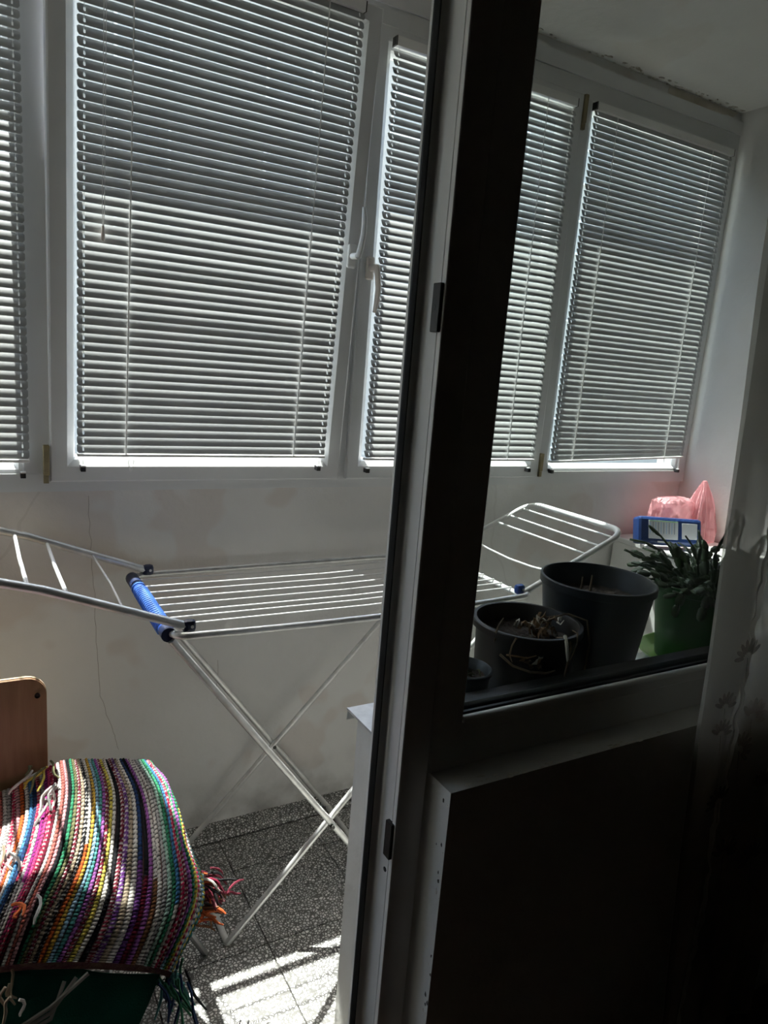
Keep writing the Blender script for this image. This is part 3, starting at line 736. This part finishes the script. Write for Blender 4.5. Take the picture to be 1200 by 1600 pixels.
p2 = pot('flower_pot', 'wide brown plastic flower pot with withered plants hanging out', .990, 1.062, .1156, .098, .191, POTB, .010, .016)
soil(p2, .103, .152, amp=.012)
def wisp(par, pts, r, m, nm='dry_stem'): MB().tube(pts, [r] * (len(pts) - 1) + [r * .5], 5).build(nm, m, par)
for k in range(34):                                    # curled dead leaves on the soil
    a = rnd.uniform(0, 6.28); q = abs(rnd.gauss(0, .03)); x = .015 + q * math.cos(a) * 1.4; y = -.01 + q * math.sin(a) * .7; z = .165 + rnd.uniform(0, .03)
    pts = [(x + .013 * math.cos(a + t * .9) * t / 3, y + .010 * math.sin(a + t * 1.1) * t / 3, z + .006 * math.sin(t * 1.4 + k)) for t in range(6)]
    MB().tube(pts, [.0015, .0035, .004, .0035, .002, .0008], 5, flat=.4).build('dry_leaf', DRYL if k % 4 else STRAW, p2)
wisp(p2, [(.02, -.07, .175), (.015, -.108, .190), (.005, -.124, .178), (-.002, -.128, .145), (-.004, -.127, .118), (-.008, -.126, .098)], .0022, DRY)
wisp(p2, [(.005, -.105, .194), (-.004, -.121, .186), (-.004, -.126, .168), (-.001, -.127, .150)], .0036, STRAW)
wisp(p2, [(.045, -.085, .193), (.040, -.104, .195), (.024, -.122, .180), (.004, -.128, .152)], .0016, DRY)
wisp(p2, [(.05, .0, .19), (.085, -.03, .205), (.112, -.058, .197), (.118, -.068, .15), (.112, -.070, .08), (.108, -.068, .01)], .0022, DRY)
wisp(p2, [(.03, -.02, .19), (.07, -.03, .206), (.105, -.05, .20)], .0016, DRY)
wisp(p2, [(-.10, -.02, .16), (-.110, -.035, .190), (-.113, -.045, .212), (-.111, -.052, .226)], .0020, DRY)
wisp(p2, [(-.085, -.070, .185), (-.098, -.080, .193), (-.108, -.082, .180), (-.112, -.083, .160), (-.108, -.088, .148)], .0018, DRY)
wisp(p2, [(-.118, -.062, .155), (-.105, -.088, .140), (-.075, -.105, .130), (-.045, -.119, .129), (-.028, -.124, .134)], .0026, DRY)
wisp(p2, [(-.112, -.074, .158), (-.100, -.090, .160), (-.084, -.101, .158), (-.066, -.108, .164)], .0020, DRYL)
for k in range(11):
    x = -.100 + .0075 * k; y = -.098 - .012 * math.sin(k * .5); z = .146 + rnd.uniform(-.008, .014); a = rnd.uniform(-.9, .9)
    pts = [(x + .0045 * t * math.cos(a), y - .003 * math.sin(t), z + .004 * t * math.sin(a) + rnd.uniform(-.0025, .0025)) for t in range(6)]
    MB().tube(pts, [.0008, .0028, .0040, .0034, .0022, .0006], 5, flat=.4).build('dry_leaf', (DRYL, DRY, DRY, STRAW)[k % 4], p2)

p3 = pot('flower_pot', 'small grey flower pot half hidden behind the window frame', .793, 1.003, .052, .040, .140, POTG, .004, .010)
soil(p3, .045, .120, amp=.006)
MOSS = mat('dull_moss', (.10, .11, .04), .95, col2=(.06, .06, .03), scale=80)
for k in range(16):
    a = rnd.uniform(0, 6.28); q = rnd.uniform(0, .035)
    pts = [(q * math.cos(a), q * math.sin(a), .118), (q * math.cos(a) + .006 * math.cos(k), q * math.sin(a) + .006 * math.sin(k), .130), (q * math.cos(a) + .014 * math.cos(k), q * math.sin(a) + .012 * math.sin(k), .128)]
    MB().tube(pts, [.001, .0028, .0006], 5, flat=.5).build('moss_sprig', MOSS, p3)

GX, GY = 1.624, 1.095
sc_ = MB().lathe([(0, 0), (.128, 0), (.150, .020), (.153, .021), (.154, .024), (.150, .024), (.126, .006), (0, .006)], (0, 0, 0), 56, 1.08, .86)
sau = sc_.build('plant_saucer', SAUC, None, (GX, GY, SILLZ)); tag(sau, 'pale green plastic saucer under the green flower pot', 'saucer')
p4 = pot('flower_pot', 'green plastic flower pot holding a bushy forest cactus', GX, GY, .142, .112, .205, POTGR, .004, .02, 56, 1.06, .84)
p4.location.z = SILLZ + .0065
soil(p4, .130, .175, 1.06, .84)
# forest cactus: chains of flat toothed segments
def cactus_leaf(nm, wdt):
    mb = MB(); n = 7; up = []; dn = []
    prof = [(0, .22), (.16, .62), (.34, .95), (.5, .86), (.66, 1.0), (.84, .80), (.93, .55), (1, .12)]
    for t, w in prof: up.append((t, w * wdt)); dn.append((t, -w * wdt))
    for (t, w) in up:
        mb.v += [(-w, -.0006, t), (0, .07, t), (w, -.0006, t), (0, -.07, t)]
    for i in range(len(up) - 1):
        for k in range(4):
            a = i * 4; b = a + 4
            mb.f.append((a + k, a + (k + 1) % 4, b + (k + 1) % 4, b + k))
    mb.f.append((0, 1, 2, 3)); e = (len(up) - 1) * 4; mb.f.append((e + 3, e + 2, e + 1, e))
    me = mb.mesh(nm); me.polygons.foreach_set('use_smooth', [True] * len(me.polygons)); return me
LEAF = [mat('cactus_green', (.045, .095, .030), .5, col2=(.030, .062, .022), scale=30),
        mat('cactus_dark_green', (.025, .055, .020), .5, col2=(.018, .040, .016), scale=30),
        mat('cactus_withered', (.20, .15, .055), .7, col2=(.12, .10, .04), scale=30)]
LM = []
for i in range(3):
    me = cactus_leaf('leaf', .30 if i < 2 else .24); me.materials.append(LEAF[i]); LM.append(me)
def segment(par, p, d, ln, roll, k):
    z = Vector(d).normalized(); ref = Vector((math.cos(roll), math.sin(roll), .2))
    x = (ref - z * ref.dot(z)).normalized(); y = z.cross(x)
    o = link('leaf', LM[k], par)
    o.matrix_local = Matrix(((x.x * ln, y.x * ln, z.x * ln, p.x), (x.y * ln, y.y * ln, z.y * ln, p.y), (x.z * ln, y.z * ln, z.z * ln, p.z), (0, 0, 0, 1)))
    return p + z * ln * .93
rc = random.Random(21)
def chain(p, d, n, ln, droop, k=None, roll=None):
    p = Vector(p); d = Vector(d).normalized(); ro = rc.uniform(0, 3.14) if roll is None else roll
    for i in range(n):
        kk = k if k is not None else (0 if rc.random() < .55 else 1)
        p = segment(p4, p, d, ln * rc.uniform(.85, 1.15), ro + rc.gauss(0, .25), kk)
        d = (d + Vector((rc.gauss(0, .16), rc.gauss(0, .16), -droop + rc.gauss(0, .10)))).normalized()
for i in range(105):
    a = rc.uniform(0, 6.28); el = rc.uniform(.0, 1.0)
    q = .10 * math.sqrt(rc.random())
    chain((q * math.cos(a), q * math.sin(a) * .8, .175), (math.cos(a) * (.35 + el), math.sin(a) * (.35 + el) * .7, 1.0 - .35 * el), rc.randint(3, 5), .040, .24)
chain((-.03, .05, .19), (-.85, .55, .55), 4, .052, .02, 1, 1.9)      # the long stems that stand out
chain((-.06, .02, .19), (-1, .6, .45), 4, .040, .06, 1)
chain((-.08, -.01, .19), (-1, .6, .30), 4, .040, .05, 0)
chain((-.05, .04, .20), (-.75, .4, .45), 4, .042, .16)
chain((.0, .03, .19), (-.20, .1, 1), 3, .046, .0, 1, .4)
chain((-.03, .05, .19), (-.45, .1, .9), 3, .040, .05, 0)
chain((.02, .0, .19), (.02, .05, 1), 4, .044, .0, 1, .2)
chain((.045, .0, .19), (.12, .0, 1), 5, .046, -.02, 1, .0)
chain((.06, -.02, .19), (.22, .0, 1), 5, .046, .0, 1, .3)
chain((.03, -.05, .19), (.10, -.35, 1), 4, .042, .10, 0)
for i in range(30):
    a = rc.uniform(-2.9, -.5); chain((.128 * math.cos(a), .100 * math.sin(a), .200), (math.cos(a) * .9, math.sin(a) * .6, .35), rc.randint(2, 4), .034, .5)
for dx in (-.03, -.005, .02, .035):
    chain((dx, -.105, .205), (dx * 1.5 - .1, -.6, .1), 4, .030, .55, 2)

# ------------------------------------------------------------------ things in the far corner
CAB = mat('white_laminate', (.78, .78, .76), .4)
cb = thing('storage_cabinet', 'white storage cabinet in the corner behind the potted cactus', 'cabinet', (2.425, 1.75, 0))
MB().rbox((-.185, -.20, .04), (.185, .215, .878), .003).build('body', CAB, cb)
MB().rbox((-.190, -.212, .878), (.190, .217, .900), .004).build('top', CAB, cb)
dd = MB().rbox((-.18, -.214, .06), (.18, -.200, .868), .003).build('door', CAB, cb)
MB().rbox((-.15, -.226, .44), (-.14, -.214, .54), .002).build('knob', STEEL, dd)
for x in (-.16, .16):
    for y in (-.17, .19): MB().box((x - .015, y - .015, 0), (x + .015, y + .015, .042)).build('leg', BLACK, cb)

def plastic_mat():
    m = mat('pink_film', (.78, .50, .52), .2, col2=(.66, .34, .37), scale=22, bump=.9, bscale=55)
    N = m.node_tree.nodes; L = m.node_tree.links; b = N['Principled BSDF']
    tl = N.new('ShaderNodeBsdfTranslucent'); tl.inputs['Color'].default_value = (.88, .60, .62, 1)
    tp = N.new('ShaderNodeBsdfTransparent'); tp.inputs['Color'].default_value = (.95, .68, .70, 1)
    a = N.new('ShaderNodeMixShader'); a.inputs[0].default_value = .45; L.new(b.outputs[0], a.inputs[1]); L.new(tl.outputs[0], a.inputs[2])
    c = N.new('ShaderNodeMixShader'); c.inputs[0].default_value = .28; L.new(a.outputs[0], c.inputs[1]); L.new(tp.outputs[0], c.inputs[2])
    L.new(c.outputs[0], N['Material Output'].inputs['Surface']); return m
PINK = plastic_mat()
bag = thing('plastic_bag', 'crumpled translucent pink plastic bag on the corner cabinet', 'bag', (2.462, 1.835, .9005))
def crumple(cx, cy, rx, ry, h, topf, seed, pk):
    mb = MB(); n, m = 56, 26
    for i in range(m + 1):
        t = i / m; s = topf(t)
        for k in range(n):
            a = 2 * math.pi * k / n
            ca, sa = math.cos(a), math.sin(a)
            e = (abs(ca) ** 4 + abs(sa) ** 4) ** -.25
            q = s * e * (1 + pk * (t ** .3) * math.sin(a * 14 + seed + 2.0 * noise.noise(Vector((t * 3, a, seed)))) + .10 * noise.noise(Vector((ca * 2.5, sa * 2.5, t * 5 + seed))))
            mb.v.append((cx + rx * q * ca, cy + ry * q * sa, h * t + .006 * noise.noise(Vector((ca * 6, sa * 6, seed + t * 8))) * (t > .02)))
    for i in range(m):
        for k in range(n): mb.f.append((i * n + k, i * n + (k + 1) % n, (i + 1) * n + (k + 1) % n, (i + 1) * n + k))
    mb.f.append(tuple(range(n - 1, -1, -1))); mb.f.append(tuple(m * n + k for k in range(n)))
    mb.smooth = True; return mb
crumple(-.035, .02, .105, .060, .170, lambda t: (.90 + .05 * math.sin(t * 6.1)) * (1 if t < .93 else 1 - (t - .93) * 4.0), 1.3, .045).build('bag_body', PINK, bag)
crumple(.085, -.02, .065, .055, .245, lambda t: .95 * (1 - t ** 1.8) + .10, 4.1, .16).build('bag_neck', PINK, bag)

PBLUE = mat('blue_printed_film', (.009, .030, .12), .4, col2=(.013, .042, .16), scale=12)
PWH = mat('white_printed_film', (.55, .58, .62), .35)
PLBL = mat('pale_blue_print', (.30, .45, .70), .35)
PGRN = mat('green_print', (.20, .50, .18), .4)
PGRY = mat('grey_print', (.16, .20, .26), .5)
pk = thing('tissue_pack', 'blue and white plastic packet leaning in front of the pink bag', 'packet', (2.285, 1.745, .911))
pk.rotation_euler = (math.radians(-18), 0, math.radians(-27))
MB().rbox((-.125, -.03, 0), (.125, .03, .105), .012).build('packet_body', PBLUE, pk)
MB().rbox((-.085, -.0315, .020), (.030, -.0285, .090), .001).build('label_panel', PWH, pk)
for k in range(10): MB().box((-.080 + k * .0105, -.0320, .040), (-.0775 + k * .0105, -.0314, .084)).build('print_line', PGRY if k % 2 else PLBL, pk)
MB().box((-.084, -.0322, .0865), (.029, -.0314, .0895)).build('print_band', PGRN, pk)
MB().rbox((.045, -.0315, .025), (.105, -.0285, .085), .001).build('label_panel', PWH, pk)
MB().box((-.05, -.0322, .006), (-.02, -.0314, .012)).build('print_line', PWH, pk)

# ------------------------------------------------------------------ sheer curtain on the room side
SHEER = sheer_mat('sheer_voile', (.50, .47, .41), .82)
SHEER2 = sheer_mat('sheer_voile_fold', (.52, .48, .42), .72)
HEM = sheer_mat('curtain_hem', (.86, .82, .76), .85, .8)
LE = [(2.42, 1.115), (1.684, 1.134), (1.474, 1.148), (1.248, 1.158), (1.009, 1.177), (.877, 1.183), (.559, 1.215), (.163, 1.261), (.0, 1.275)]
HE = [(2.42, 1.27), (1.60, 1.262), (1.237, 1.270), (1.104, 1.277), (.951, 1.284), (.864, 1.277), (.786, 1.280), (.606, 1.277), (.48, 1.289), (.309, 1.286), (.156, 1.278), (.0, 1.285)]
def lerp_z(tab, z):
    for (za, xa), (zb, xb) in zip(tab, tab[1:]):
        if za >= z >= zb: return xa + (xb - xa) * (za - z) / (za - zb)
    return tab[-1][1]
cu = thing('sheer_curtain', 'sheer beige curtain with brown leaf motifs at the right edge', 'curtain', (1.4, .76, 0))
UK = Vector((1.4, .76, 0))
def back_layer(u, v):
    z = 2.42 * (1 - v) + .02 * v; x0 = lerp_z(LE, z) + .004
    x = x0 + (1.60 - x0) * u
    return Vector((x, .775 + .012 * math.sin(u * 17) * (1 - u * .3) + .004 * math.sin(v * 9 + u * 6), z)) - UK
MB().grid(back_layer, 60, 60).build('back_layer', SHEER, cu)
def front_fold(u, v):
    z = 2.42 * (1 - v) + .02 * v; x0 = lerp_z(LE, z); x1 = max(lerp_z(HE, z), x0 + .012)
    return Vector((x0 + (x1 - x0) * u, .762 - .014 * math.sin(math.pi * min(u * 1.05, 1)) - .004 * math.sin(v * 30 + u * 3) * u, z)) - UK
MB().grid(front_fold, 16, 90).build('front_fold', SHEER2, cu)
hm = MB()
hp = []
for k in range(140):
    z = 2.40 - k * (2.36 / 139); x = max(lerp_z(HE, z), lerp_z(LE, z) + .012)
    hp.append(Vector((x + .003 * math.sin(k * 1.1) + .002 * math.sin(k * 2.7), .757 + .003 * math.sin(k * 1.7), z)) - UK)
def hem_strip(u, v):
    i = min(int(v * 139), 138); f = v * 139 - i; p = hp[i].lerp(hp[i + 1], f)
    w = .0055 + .0022 * math.sin(v * 61) + .0012 * math.sin(v * 143)
    return p + Vector(((u - .5) * 2 * w, -.004 - .004 * math.sin(u * 6.2 + v * 40), 0))
hm.grid(hem_strip, 6, 200).build('ruffled_hem', HEM, cu)
MOTIF = sheer_mat('brown_leaf_print', (.42, .27, .21), .30)
def motif(x, z, y, s, rot, n=7):
    mb = MB()
    for i in range(n):
        a = rot + (i - (n - 1) / 2) * .42
        dx, dz = math.sin(a), math.cos(a)
        c = (x + dx * s * .62, z + dz * s * .62)
        pts = [(c[0] + dx * s * .36 * math.cos(t) + dz * s * .12 * math.sin(t), c[1] + dz * s * .36 * math.cos(t) - dx * s * .12 * math.sin(t)) for t in [q * math.pi / 4 for q in range(8)]]
        mb.prism([(p[0] - UK.x, p[1] - UK.z) for p in pts], y - UK.y, y - UK.y + .0006, 'y')
    mb.prism([(x - s * .02 - UK.x, z - UK.z), (x + s * .02 - UK.x, z - UK.z), (x + .2 * s - UK.x, z - 1.2 * s - UK.z)], y - UK.y, y - UK.y + .0006, 'y')
    mb.build('leaf_print', MOTIF, cu)
for x, z, y, s, ro in ((1.262, 1.010, .7445, .042, -.3), (1.222, .912, .7455, .036, .1), (1.225, .855, .7455, .036, .2), (1.340, .860, .7585, .050, .5), (1.318, .795, .7585, .044, 1.0), (1.425, .690, .7585, .044, .1), (1.335, .545, .7585, .050, .2), (1.445, .500, .7585, .050, -.3), (1.26, .70, .7455, .04, -.5)):
    motif(x, z, y, s, ro)
